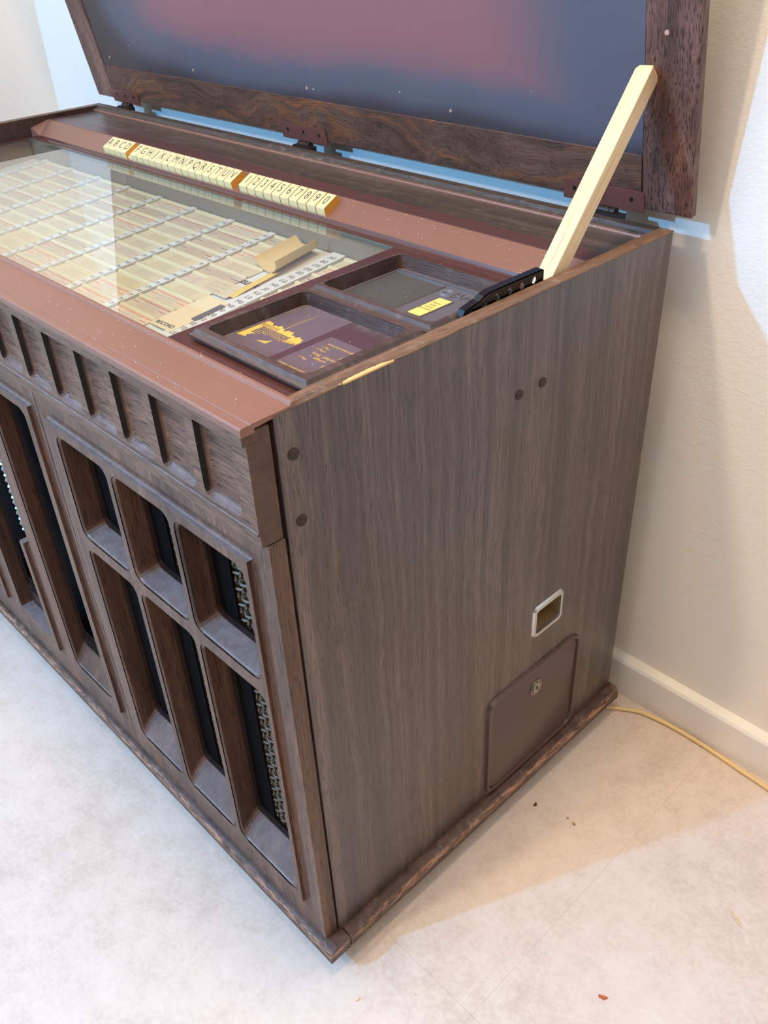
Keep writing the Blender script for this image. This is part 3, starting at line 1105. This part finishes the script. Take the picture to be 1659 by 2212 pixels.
# left door: four tall single openings, the second from the right broken open along its right side
LD0, LD1 = XL + .001, -.4768
mods = [(-.6470, -.4975, -.6340, -.5165), (-.8570, -.7070, -.8460, -.7215), (-1.0655, -.9160, -1.0545, -.9300), (-1.2740, -1.1245, -1.2630, -1.1385)]
LZ0, LZ1 = .0980, .6590
dl = MB()
hl = []
for f0, f1, o0, o1 in mods:
    hl.append([(f0 - g, LZ0 - g), (f1 + g, LZ0 - g), (f1 + g, LZ1 + g), (f0 - g, LZ1 + g)])
dl.plate([(LD0, DZ0), (LD1, DZ0), (LD1, DZ1), (LD0, DZ1)], hl, xz(MY), xz(-.0025))
for i, (f0, f1, o0, o1) in enumerate(mods):
    if i != 1:
        sweep_rect(dl, f0, f1, LZ0, LZ1, COVE)
    else:
        # left, bottom, top and the lower part of the right cove
        for k in range(len(COVE) - 1):
            (oa, ya), (obb, yb) = COVE[k], COVE[k + 1]
            dl.add([(f1 + oa, ya, .333), (f0 - 0 + (f1 - f0) + oa, ya, LZ0 - oa), (f1 + obb, yb, LZ0 - obb), (f1 + obb, yb, .333)], [(0, 1, 2, 3)])
            dl.add([(f0 - oa, ya, LZ0 - oa), (f1 + oa, ya, LZ0 - oa), (f1 + obb, yb, LZ0 - obb), (f0 - obb, yb, LZ0 - obb)], [(0, 1, 2, 3)])
            dl.add([(f0 - oa, ya, LZ0 - oa), (f0 - oa, ya, LZ1 + oa), (f0 - obb, yb, LZ1 + obb), (f0 - obb, yb, LZ0 - obb)], [(0, 1, 2, 3)])
            dl.add([(f0 - oa, ya, LZ1 + oa), (f1 + oa, ya, LZ1 + oa), (f1 + obb, yb, LZ1 + obb), (f0 - obb, yb, LZ1 + obb)], [(0, 1, 2, 3)])
door_l = dl.build('grille_door', MAT['oak_z'], JB)
tag(door_l, 'left grille front with tall single openings')
for i, (f0, f1, o0, o1) in enumerate(mods):
    m = MB()
    hole = rrect(o0, o1, .1180, .6460, .015, 5)
    if i != 1:
        field_board(m, [(f0, LZ0), (f1, LZ0), (f1, LZ1), (f0, LZ1)], [hole], [.032], -.0050)
    else:
        C_ = [(f0, LZ0), (f1, LZ0)]
        C_ += [(f1, .333 - .004), (f1 - .002, .334), (o1 + .002, .336)]
        C_ += [(o1, .332)] + [(o1, .135), (o1 - .003, .124), (o1 - .012, .118), (o0 + .012, .118), (o0 + .003, .122), (o0, .132)]
        C_ += [(o0, .634), (o0 + .004, .643), (o0 + .012, .646), (f1, .646), (f1, LZ1), (f0, LZ1)]
        m.plate(C_, [], xz(PYF), xz(-.0050))
    m.build('grille_frame', MAT['oak_z'], door_l, bevel=0)
    MB().plate([(f0, LZ0), (f1 + (.008 if i == 1 else 0), LZ0), (f1 + (.008 if i == 1 else 0), LZ1), (f0, LZ1)],
               [rrect(o0 + .001, o1 - .001, .151, .644, .012, 4)], xz(-.0049), xz(.0012)).build('backing_frame', MAT['inner'], door_l)
MB().box(LD0 + .05, LD1 - .01, .0385, .0400, LZ0, LZ1).build('black_cloth', MAT['black'], door_l)
wm = wire_mesh('woven_wire_mesh', -.7420, -.6960, .338, .640, -.0060, .0105, .0030, MAT['mesh_bright'], door_l)
tag(wm, 'bright crimped wire mesh showing through the broken slot')

# ------------------------------------------------------------------ base moulding
bp_ = [(.004, .010), (-.0300, .010), (-.0306, .0115), (-.0306, .0255), (-.0290, .0300), (-.0255, .0335), (-.0180, .0350), (.004, .0350)]
bf = MB()
bf.prism(bp_, lambda a, b: (XL - .0165, a, b), lambda a, b: (.0165, a, b))
bfo = bf.build('base_moulding', MAT['base'], JB, bevel=.0005)
tag(bfo, 'scuffed front base moulding with bare wood showing')
bs = MB()
bs.prism([(a * -1 - .0140, b) for a, b in bp_], lambda a, b: (a, .0055, b), lambda a, b: (a, .6275, b))
bso = bs.build('base_moulding', MAT['base'], JB, bevel=.0005)
tag(bso, 'scuffed right base moulding')
MB().box(XL - .0160, XL + .005, .006, .627, .010, .034).build('base_moulding', MAT['base'], JB, bevel=.001)
MB().box(XL, -.01, .5, .625, .012, .034).build('base_rail', MAT['inner'], JB)
for fx, fy in ((-.08, .06), (-1.32, .06), (-.08, .55), (-1.32, .55)):
    MB().tube([(fx, fy, -LIFT), (fx, fy, -LIFT + .008), (fx, fy, .04)], [.016, .018, .010], 16).build('glide', MAT['foot'], JB)

# ------------------------------------------------------------------ selector keys
SL, SN, S0 = Vector((0, .89, .455)).normalized(), Vector((0, -.455, .89)).normalized(), Vector((0, .443, .785))


def kp(x, v, w):
    p = S0 + SL * v + SN * w
    return (x, p.y, p.z)


keys = []
for i, ch in enumerate('ABCD'):
    keys.append((ch, -1.0800 + .0203 * i, 0.0, 'letter_key'))
keys.append(('E', -1.0012, -.0085, 'letter_key'))
for i, ch in enumerate('FGHJKLMNPQRSTUV'):
    keys.append((ch, -.9835 + .02065 * i, 0.0, 'letter_key'))
for i, ch in enumerate('1234567890'):
    keys.append((ch, -.6540 + .0208 * i, 0.0, 'number_key'))
proto = None
for ch, x, dw, nm in keys:
    m = MB()
    hw = .0095 if ch != 'E' else .0075
    pr = [(.0100, -.004), (.0100, .0035), (.0128, .0122), (.0138, .0128), (.0415, .0128), (.0425, .0118), (.0425, -.004)]
    m.prism(pr, lambda v, w: kp(-hw, v, w + dw), lambda v, w: kp(hw, v, w + dw))
    # the flanks of a key have yellowed
    m.mi[0] = m.mi[1] = 1
    k = m.build(nm, [MAT['key'], MAT['key_side']], JB, bevel=.0004, seg=1)
    k.location = (x, 0, 0)
    if ch != 'E':
        mt = frame_mtx(Vector(kp(0, .0275, .01295)), (1, 0, 0), SL)
        text_obj('lettering', ch, .0235, MAT['ink'], k, mt, extrude=.00005, xscale=.74, bold=-.0001)

# ------------------------------------------------------------------ framed plates at the right end
def tray_frame(name, x0, x1, y0, y1, zt, ix0, ix1, iy0, iy1, zb, mat):
    m = MB()
    zl = zt - .0075
    lo = [(x0, y0), (x1, y0), (x1, y1), (x0, y1)]

    def lp_(o, z):
        return [(x0 - o, y0 - o, z), (x1 + o, y0 - o, z), (x1 + o, y1 + o, z), (x0 - o, y1 + o, z)]
    m.ring([lp_(-.0045, .8060), lp_(-.0045, zl - .0012), lp_(.0, zl), lp_(.0, zl + .0022), lp_(-.0035, zl + .0040), lp_(-.0060, zt)])
    r = .009
    a_ = rrect(ix0, ix1, iy0, iy1, r, 6)
    b_ = rrect(ix0 + .003, ix1 - .003, iy0 + .003, iy1 - .003, r - .002, 6)
    o_ = [(x0 + .006, y0 + .006), (x1 - .006, y0 + .006), (x1 - .006, y1 - .006), (x0 + .006, y1 - .006)]
    tri = tessellate_polygon([[Vector((p[0], p[1], 0)) for p in l] for l in (o_, a_)])
    m.add([(p[0], p[1], zt) for p in o_ + a_], [tuple(t) for t in tri])
    m.ring([[(p[0], p[1], zt) for p in a_], [(p[0], p[1], zt - .0012) for p in a_], [(p[0], p[1], zb) for p in b_]])
    return m.build(name, mat, JB, bevel=0)


PK = .9815                       # the print was measured 7 mm lower; slide it up along the same sight lines


def fx(x):
    return .5467 + (x - .5467) * PK


def fy(y):
    return -.376 + (y + .376) * PK


pf = tray_frame('price_plate_frame', -.2110, -.0235, .0555, .2135, .8180, -.1985, -.0385, .0690, .2010, .8040, MAT['frame'])
tag(pf, 'dark moulded frame around the price plate')
pl = MB().box(-.1975, -.0395, .0700, .2000, .8010, .8042).build('price_plate', MAT['price'], pf)
tag(pl, 'plum glass plate printed with gold skyline and prices')
PZ = .80435


def gold(name, body, x, y, size, align='LEFT', shear=0.0, xs=1.0, bold=0.0):
    return text_obj(name, body, size, MAT['gold'], pf, frame_mtx((fx(x), fy(y), PZ), (1, 0, 0), (0, 1, 0)), align, extrude=0.0, shear=shear, xscale=xs, bold=bold)


gold('price_lettering', 'inworp-introduire', -.1094, .1550, .0064, xs=.97)
gold('price_lettering', '1 Play', -.1102, .1465, .0052)
gold('price_lettering', '5F', -.0680, .1470, .0058)
gold('price_lettering', '3 Plays', -.1111, .1400, .0052)
gold('price_lettering', '2x5F', -.0752, .1400, .0058)
gold('price_lettering', 'long  playing', -.1065, .1315, .0072)
gold('price_lettering', 'album', -.0960, .1243, .0072)
gold('price_lettering', '1 Play', -.1109, .1165, .0052)
gold('price_lettering', '2x5F', -.0763, .1165, .0058)
gold('price_lettering', 'rowe international', -.1164, .0962, .0062)
gold('price_lettering', 'incorporated', -.1163, .0895, .0030)

# gold skyline print: cells of a silhouette with ragged edges
pm = MB()
rs = random.Random(5)
CX, CY, N1, N2 = -.2040, .0985, 150, 112
cw = .00048


def top_edge(x):
    t = (x + .204) / .070
    base = .1500 - .0035 * t - .012 * max(0, t - .55)
    return base + .0022 * math.sin(t * 23) + .0014 * math.sin(t * 61)


def in_gold(x, y, j):
    t = (x + .204) / .0705
    if t < 0 or t > 1:
        return False
    top = top_edge(x) + j
    if t < .33:
        low = .1085 + .010 * t
    else:
        low = .1118 if t < .62 else .1240 + .018 * (t - .62)
    if y > top or y < low + j:
        return False
    # big dark oval and the dark terraces of windows
    ex, ey = (x + .1775) / .0165, (y - .1185 - .25 * (x + .1775)) / .0072
    if ex * ex + ey * ey < 1:
        return False
    if .1215 < y < .1385 and -.197 < x < -.150:
        u, v = (x * 260) % 1, (y * 330) % 1
        return u > .42 and v > .45 and rs.random() > .35
    if .1385 < y < .1455 and -.2035 < x < -.176:
        return (x * 330 + y * 90) % 1 > .42
    # lower right block with slanting slots
    if y < .1225 and x > -.163:
        return not ((y * 330) % 1 < .30 and (x * 150 + y * 60) % 1 < .62)
    if x > -.150 and y < .1330 and rs.random() < .35:
        return False
    return True


for i in range(N1):
    run = None
    for j in range(N2 + 1):
        x, y = CX + i * cw, CY + j * cw
        on = j < N2 and in_gold(x, y, rs.uniform(-.0006, .0006))
        if on and run is None:
            run = y
        elif not on and run is not None:
            pm.add([(x, run, PZ), (x + cw, run, PZ), (x + cw, y, PZ), (x, y, PZ)], [(0, 1, 2, 3)])
            run = None
pm.add([(-.1737, .150, PZ), (-.1727, .150, PZ), (-.1720, .1955, PZ), (-.1724, .1955, PZ)], [(0, 1, 2, 3)])
pm.add([(-.1790, .160, PZ), (-.1788, .160, PZ), (-.1740, .186, PZ), (-.1742, .186, PZ)], [(0, 1, 2, 3)])
po = pm.build('skyline_print', MAT['gold'], pf, fn=lambda x, y, z: (fx(x), fy(y), z))
po['kind'] = 'stuff'
tag(po, 'gold skyline silhouette printed on the plate')

cf = tray_frame('coin_plate_frame', -.2110, -.0235, .2155, .3590, .8180, -.2020, -.0330, .2265, .3520, .8020, MAT['frame'])
tag(cf, 'dark moulded frame around the coin return plate')
cp_ = MB()
cp_.box(-.2010, -.0340, .2275, .3510, .7980, .8023)
def rim(m, x0, x1, y0, y1, w, z0, z1):
    m.ring([[(x0 - w, y0 - w, z0), (x1 + w, y0 - w, z0), (x1 + w, y1 + w, z0), (x0 - w, y1 + w, z0)],
            [(x0 - w * .6, y0 - w * .6, z1), (x1 + w * .6, y0 - w * .6, z1), (x1 + w * .6, y1 + w * .6, z1), (x0 - w * .6, y1 + w * .6, z1)],
            [(x0 - w * .3, y0 - w * .3, z1), (x1 + w * .3, y0 - w * .3, z1), (x1 + w * .3, y1 + w * .3, z1), (x0 - w * .3, y1 + w * .3, z1)],
            [(x0, y0, z0), (x1, y0, z0), (x1, y1, z0), (x0, y1, z0)]])
rim(cp_, -.1920, -.1165, .2335, .3345, .0022, .8022, .8042)
rim(cp_, -.0975, -.0780, .2560, .3075, .0014, .8022, .8034)
cp_.box(-.198, -.037, .3415, .3435, .8022, .8036)
cpo = cp_.build('coin_plate', MAT['coin_plate'], cf)
MB().box(-.1915, -.1170, .2340, .3340, .8020, .8027).build('speckled_plate', MAT['felt'], cf)
tag(MB().box(-.0970, -.0785, .2565, .3070, .8020, .8036).build('coin_return_button', MAT['yellow'], cf, bevel=.0004), 'amber coin return push button')
for q, s in enumerate(('PUSH', 'FOR', 'COIN', 'RETURN')):
    text_obj('button_lettering', s, .0042, MAT['ink_dark'], cf, frame_mtx((-.0880, .2925 - .0062 * q, .80385), (1, 0, 0), (0, 1, 0)), extrude=0, spacing=1.15)
em = MB()
n = 28
for r0, r1 in ((.0078, .0068), (.0058, .0052)):
    em.ring([[(-.1015 + r * math.cos(2 * math.pi * k / n) * 1.0, .3235 + r * math.sin(2 * math.pi * k / n), z) for k in range(n)] for r, z in ((r0 + .0004, .8022), (r0, .8037), (r1, .8037), (r1 - .0004, .8022))])
em.box(-.0915, -.0905, .3150, .3330, .8022, .8037)
emo = em.build('emblem', MAT['emblem'], cf)
text_obj('emblem_lettering', 'Rowe', .0040, MAT['emblem'], cf, frame_mtx((-.1015, .3235, .8033), (1, 0, 0), (0, 1, 0)), extrude=.0004)
text_obj('emblem_lettering', 'AMI', .0200, MAT['emblem'], cf, frame_mtx((-.0755, .3238, .8032), (1, 0, 0), (0, 1, 0)), extrude=.0006, xscale=.80, bold=-.0004)

# black slotted lid stay along the right side panel
bk = MB()
top = [(.2600, .8165), (.2640, .8215), (.2720, .8230), (.2850, .8250), (.2930, .8285), (.3030, .8305), (.3250, .8305), (.3890, .8300), (.3920, .8285)]
outl = [(.2600, .8060)] + top + [(.3920, .8060)]
outl = outl[::-1]
hol = []
for k in range(6):
    cy = .2735 + .0205 * k
    hol.append([(cy + .0042 * math.cos(2 * math.pi * q / 12), .8172 + .0020 * k * (k < 3) + .0042 * (k >= 3) + .0042 * math.sin(2 * math.pi * q / 12)) for q in range(12)])
bk.plate(outl, hol, yz(-.0215), yz(-.0230))
for a, b in zip(top[:-1], top[1:]):
    w0 = .0085
    bk.add([(-.0215, a[0], a[1]), (-.0215, b[0], b[1]), (-.0215 - w0, b[0], b[1] + .0006), (-.0215 - w0, a[0], a[1] + .0006),
            (-.0215, a[0], a[1] - .0015), (-.0215, b[0], b[1] - .0015), (-.0215 - w0, b[0], b[1] - .0010), (-.0215 - w0, a[0], a[1] - .0010)],
           [(0, 1, 2, 3), (7, 6, 5, 4), (0, 4, 5, 1), (2, 6, 7, 3)])
tag(bk.build('lid_stay_strap', MAT['gloss_black'], JB), 'glossy black slotted metal strap inside the right edge')

# ------------------------------------------------------------------ lid
LA = Vector((0, .635, .8308))
LV = Vector((0, -.1758, .9844))
LW = Vector((0, -.9844, -.1758))


def lid(x, v, w):
    p = LA + LV * v + LW * w
    return (x, p.y, p.z)


LH = .645
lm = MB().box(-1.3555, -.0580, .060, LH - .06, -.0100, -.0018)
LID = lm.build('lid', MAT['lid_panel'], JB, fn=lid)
tag(LID, 'open lid with a plum and rose panel in a dark wood frame')
for x0, x1 in ((-.0570, .0125), (-1.4255, -1.3560)):
    m = MB()
    sgn = 1 if x0 > -1 else -1
    m.box(x0, x1, 0, LH, -.0112, 0)
    st = m.build('lid_stile', MAT['lid_z'], LID, bevel=.0016, fn=lid, seg=3)
MB().box(-1.3555, -.0582, .0015, .0665, -.0105, -.0006).build('lid_rail', MAT['lid_x'], LID, bevel=.0008, fn=lid)
MB().box(-1.3555, -.0582, LH - .067, LH, -.0105, -.0006).build('lid_rail', MAT['lid_x'], LID, bevel=.0008, fn=lid)
for x in (-1.3193, -1.014, -.6864, -.3696):
    MB().tube([lid(x, .0840, -.003), lid(x, .0840, -.0008)], .0022, 8).build('pin', plain('pale_pin', (190, 150, 130), rough=.6) if 'pale_pin' not in bpy.data.materials else bpy.data.materials['pale_pin'], LID)
MB().tube([lid(-.0302, .2056, -.002), lid(-.0302, .2056, .0005)], .0030, 8).build('pin', bpy.data.materials['pale_pin'], LID)
for hx0, hx1, kx in ((-.1755, -.0525, -.1070), (-.7775, -.6590, -.7180), (-1.3570, -1.2520, -1.3060)):
    m = MB()
    leaf = rrect(hx0, hx1, -.0050, .0215, .0045, 4, (0, 0, 1, 1))
    m.prism(leaf, lambda a, b: (a, b, 0.0), lambda a, b: (a, b, .0018))
    h = m.build('hinge', MAT['hinge'], LID, bevel=.0003, fn=lid, seg=1)
    m = MB()
    for k, (a, b) in enumerate(((-.016, -.011), (-.0105, .0065), (.007, .0105), (.011, .0150))):
        m.tube([lid(kx + a, -.0100, .0035), lid(kx + b, -.0100, .0035)], .0062 if k % 2 == 1 else .0056, 14)
    # plate that carries the knuckle down to the back rail
    m.add([(kx - .016, .6180, .8130), (kx + .030, .6180, .8130), (kx + .030, .6180, .8215), (kx - .016, .6180, .8215),
           (kx - .016, .6330, .8130), (kx + .030, .6330, .8130), (kx + .030, .6330, .8215), (kx - .016, .6330, .8215)],
          [(0, 3, 2, 1), (4, 5, 6, 7), (0, 1, 5, 4), (1, 2, 6, 5), (2, 3, 7, 6), (3, 0, 4, 7)])
    m.build('hinge_knuckle', MAT['dark_metal'], LID, smooth=True)
    for k in range(3):
        sx = hx0 + .018 + (hx1 - hx0 - .036) * k / 2
        m = MB()
        m.tube([lid(sx, .0105, .0012), lid(sx, .0105, .0024)], .0030, 10)
        m.build('screw', MAT['dark_metal'], LID)

# ------------------------------------------------------------------ wooden prop stick
B0 = Vector((-.0215, .4095, .8180))
T0 = Vector(lid(-.0380, .1760, .0100))
ax = (T0 - B0).normalized()
Bb = B0 - ax * ((B0.z - .8010) / ax.z)
e1 = (Vector((-1, 0, 0)) - ax * ax.dot(Vector((-1, 0, 0)))).normalized()
e2 = ax.cross(e1).normalized()
if e2.z > 0:
    e2 = -e2
SZ = .0213
stk = MB()
Lq = (T0 - Bb).length
rows = []
secs = [(0, .001), (.0015, 0), (Lq * .3, 0), (Lq * .6, 0), (Lq - .006, 0), (Lq, .0022)]
for d, ins_ in secs:
    rows.append([(ins_, ins_, d), (SZ - ins_, ins_, d), (SZ - ins_, SZ - ins_, d), (ins_, SZ - ins_, d)])
stk.ring(rows)
stk.fill(rows[0][::-1])
# ragged sawn end
top = rows[-1]
stk.fill(top)
so = stk.build('wooden_stick', MAT['stick'], None, bevel=.0007)
mt = Matrix.Identity(4)
for i in range(3):
    mt[i][0], mt[i][1], mt[i][2], mt[i][3] = e1[i], e2[i], ax[i], Bb[i]
mt[2][3] += LIFT
so.matrix_world = mt
tag(so, 'pale square pine stick propping the jukebox lid open', 'stick')

# ------------------------------------------------------------------ loose papers under the glass
cp = MB()
ND, NLn = 18, 6
verts = []
for s_ in range(2):
    for j in range(NLn + 1):
        for i in range(ND + 1):
            u = i / ND
            v = j / NLn
            # U-shaped section: left wing lies low, right wing stands
            a = R(-66 + 162 * u)
            rr = .0290
            cxp = -.4600 - .012 * v + rr * math.sin(a) * (1.25 if a < 0 else 1.0)
            h = .0030 + rr * (1 - math.cos(a)) * .70
            y = .3330 + .088 * v + .010 * (1 - u)
            verts.append((cxp, y, tz(y, h + s_ * .0005)))
faces = []
nn_ = (ND + 1) * (NLn + 1)
for s_ in range(2):
    for j in range(NLn):
        for i in range(ND):
            q = s_ * nn_ + j * (ND + 1) + i
            faces.append((q, q + 1, q + ND + 2, q + ND + 1))
bd = [i for i in range(ND + 1)] + [(j) * (ND + 1) + ND for j in range(1, NLn + 1)] + [NLn * (ND + 1) + i for i in range(ND - 1, -1, -1)] + [j * (ND + 1) for j in range(NLn - 1, 0, -1)]
for a, b in zip(bd, bd[1:] + bd[:1]):
    faces.append((a, b, b + nn_, a + nn_))
cp.add(verts, faces)
cpo = cp.build('curled_paper', MAT['old_paper'], None, smooth=True)
cpo.location = (0, 0, LIFT)
tag(cpo, 'curled yellowed printed slip lying under the glass', 'paper')
ws = MB()
tray_box(ws, -.5200, -.4385, .2500, .2860, .0030, .0036)
wso = ws.build('handwritten_card', CARDS[0], None)
wso.location = (0, 0, LIFT)
tag(wso, 'white handwritten title card lying askew beside the amber tape', 'card')
bc = MB()
tray_box(bc, -.4660, -.4180, .1480, .2420, .0032, .0042)
bco = bc.build('buff_card', MAT['buff_card'], None)
bco.location = (0, 0, LIFT)
tag(bco, 'buff card lettered RECORD at the near corner of the glass', 'card')
text_obj('lettering', 'RECORD', .0095, MAT['ink_dark'], bco, frame_mtx((-.4615, .1555, tz(.1555, .0044)), (1, .05, 0), ty), 'LEFT', extrude=0, bold=.0003)
ds = MB()
tray_box(ds, -.4235, -.4150, .1850, .2330, .0044, .0060)
dso = ds.build('metal_clip', plain('slate_metal', (104, 112, 112), rough=.4, metal=.5), None)
dso.location = (0, 0, LIFT)
tag(dso, 'slate grey metal clip lying beside the buff card', 'clip')
tp_ = MB()
pts = [(-.4445, .345), (-.4410, .3068), (-.4385, .2820), (-.4330, .2564)]
for (a, b) in zip(pts[:-1], pts[1:]):
    tp_.add([(a[0] - .006, a[1], tz(a[1], .0040)), (a[0] + .006, a[1], tz(a[1], .0040)), (b[0] + .006, b[1], tz(b[1], .0040)), (b[0] - .006, b[1], tz(b[1], .0040)),
             (a[0] - .006, a[1], tz(a[1], .0043)), (a[0] + .006, a[1], tz(a[1], .0043)), (b[0] + .006, b[1], tz(b[1], .0043)), (b[0] - .006, b[1], tz(b[1], .0043))],
            [(0, 3, 2, 1), (4, 5, 6, 7), (0, 4, 7, 3), (1, 2, 6, 5)])
tpo = tp_.build('adhesive_tape', MAT['tape'], None)
tpo.location = (0, 0, LIFT)
tag(tpo, 'strip of yellowed adhesive tape under the curled slip', 'tape')

# ------------------------------------------------------------------ cable and floor litter
cb = [(-.12, .50), (-.06, .560), (-.015, .604), (.0022, .6170), (.0237, .6320), (.0504, .6480), (.0796, .6540), (.1049, .6570), (.1487, .6580), (.1915, .6565), (.2346, .6530), (.2825, .6500), (.36, .640), (.48, .630), (.7, .635), (1.1, .64)]
def smooth_path(p, k=6):
    out = []
    for i in range(len(p) - 1):
        p0, p1, p2, p3 = p[max(i - 1, 0)], p[i], p[i + 1], p[min(i + 2, len(p) - 1)]
        for s in range(k):
            t = s / k
            out.append(tuple(.5 * (2 * b + (-a + c) * t + (2 * a - 5 * b + 4 * c - d) * t * t + (-a + 3 * b - 3 * c + d) * t ** 3) for a, b, c, d in zip(p0, p1, p2, p3)))
    out.append(p[-1])
    return out
cbo = MB().tube([(x, y, .0038) for x, y in smooth_path(cb)], .0036, 10).build('power_cable', MAT['cable'], None, smooth=True)
tag(cbo, 'cream power cable running along the baseboard from behind the jukebox', 'cable')


def chip(name, x, y, l, w, rot, col, label, cat, h=.002):
    m = MB()
    P = [(l / 2 * math.cos(2 * math.pi * i / 14), w / 2 * math.sin(2 * math.pi * i / 14) * (1 + .25 * math.sin(3 * i)) + .15 * w * math.cos(2 * math.pi * i / 7)) for i in range(14)]
    m.prism(P, lambda a, b: (a, b, 0), lambda a, b: (a * .8, b * .7, h * (1 + .4 * a / l)))
    o = m.build(name, plain(name + '_stuff_colour', col, rough=.7), None, smooth=False)
    o.location = (x, y, 0)
    o.rotation_euler = (0, 0, rot)
    return tag(o, label, cat)


chip('leaf_scrap', .2866, .1997, .0130, .0052, R(25), (186, 92, 54), 'orange brown leaf scrap lying on the beige floor tiles', 'leaf')
chip('dark_crumb', .0390, .3738, .0080, .0050, R(100), (84, 62, 44), 'dark brown crumb on the floor right of the jukebox', 'crumb')
chip('brown_crumb', .1038, .3872, .0070, .0040, R(-20), (172, 128, 96), 'larger tan crumb on the shaded floor right of the dark crumb', 'crumb')
chip('brown_crumb', .0905, .3890, .0045, .0030, R(40), (190, 140, 98), 'smallest tan crumb on the shaded floor, just beside the larger tan one', 'crumb')
chip('straw_bit', .0620, -.0289, .0075, .0024, R(80), (226, 200, 140), 'pale straw bit on the floor before the base corner', 'straw')
sp_ = MB().tube([(-.012, .003, .0012), (-.006, -.001, .0014), (0, -.001, .0020), (.006, -.0035, .0016), (.013, -.004, .0012)], [.0006, .0012, .0012, .0011, .0005], 6).build('wood_splinter', MAT['stick'], None)
sp_.location = (.3552, .4184, 0)
sp_.rotation_euler = (0, 0, R(-12))
tag(sp_, 'pale wood splinter lying on the floor at the right', 'splinter')
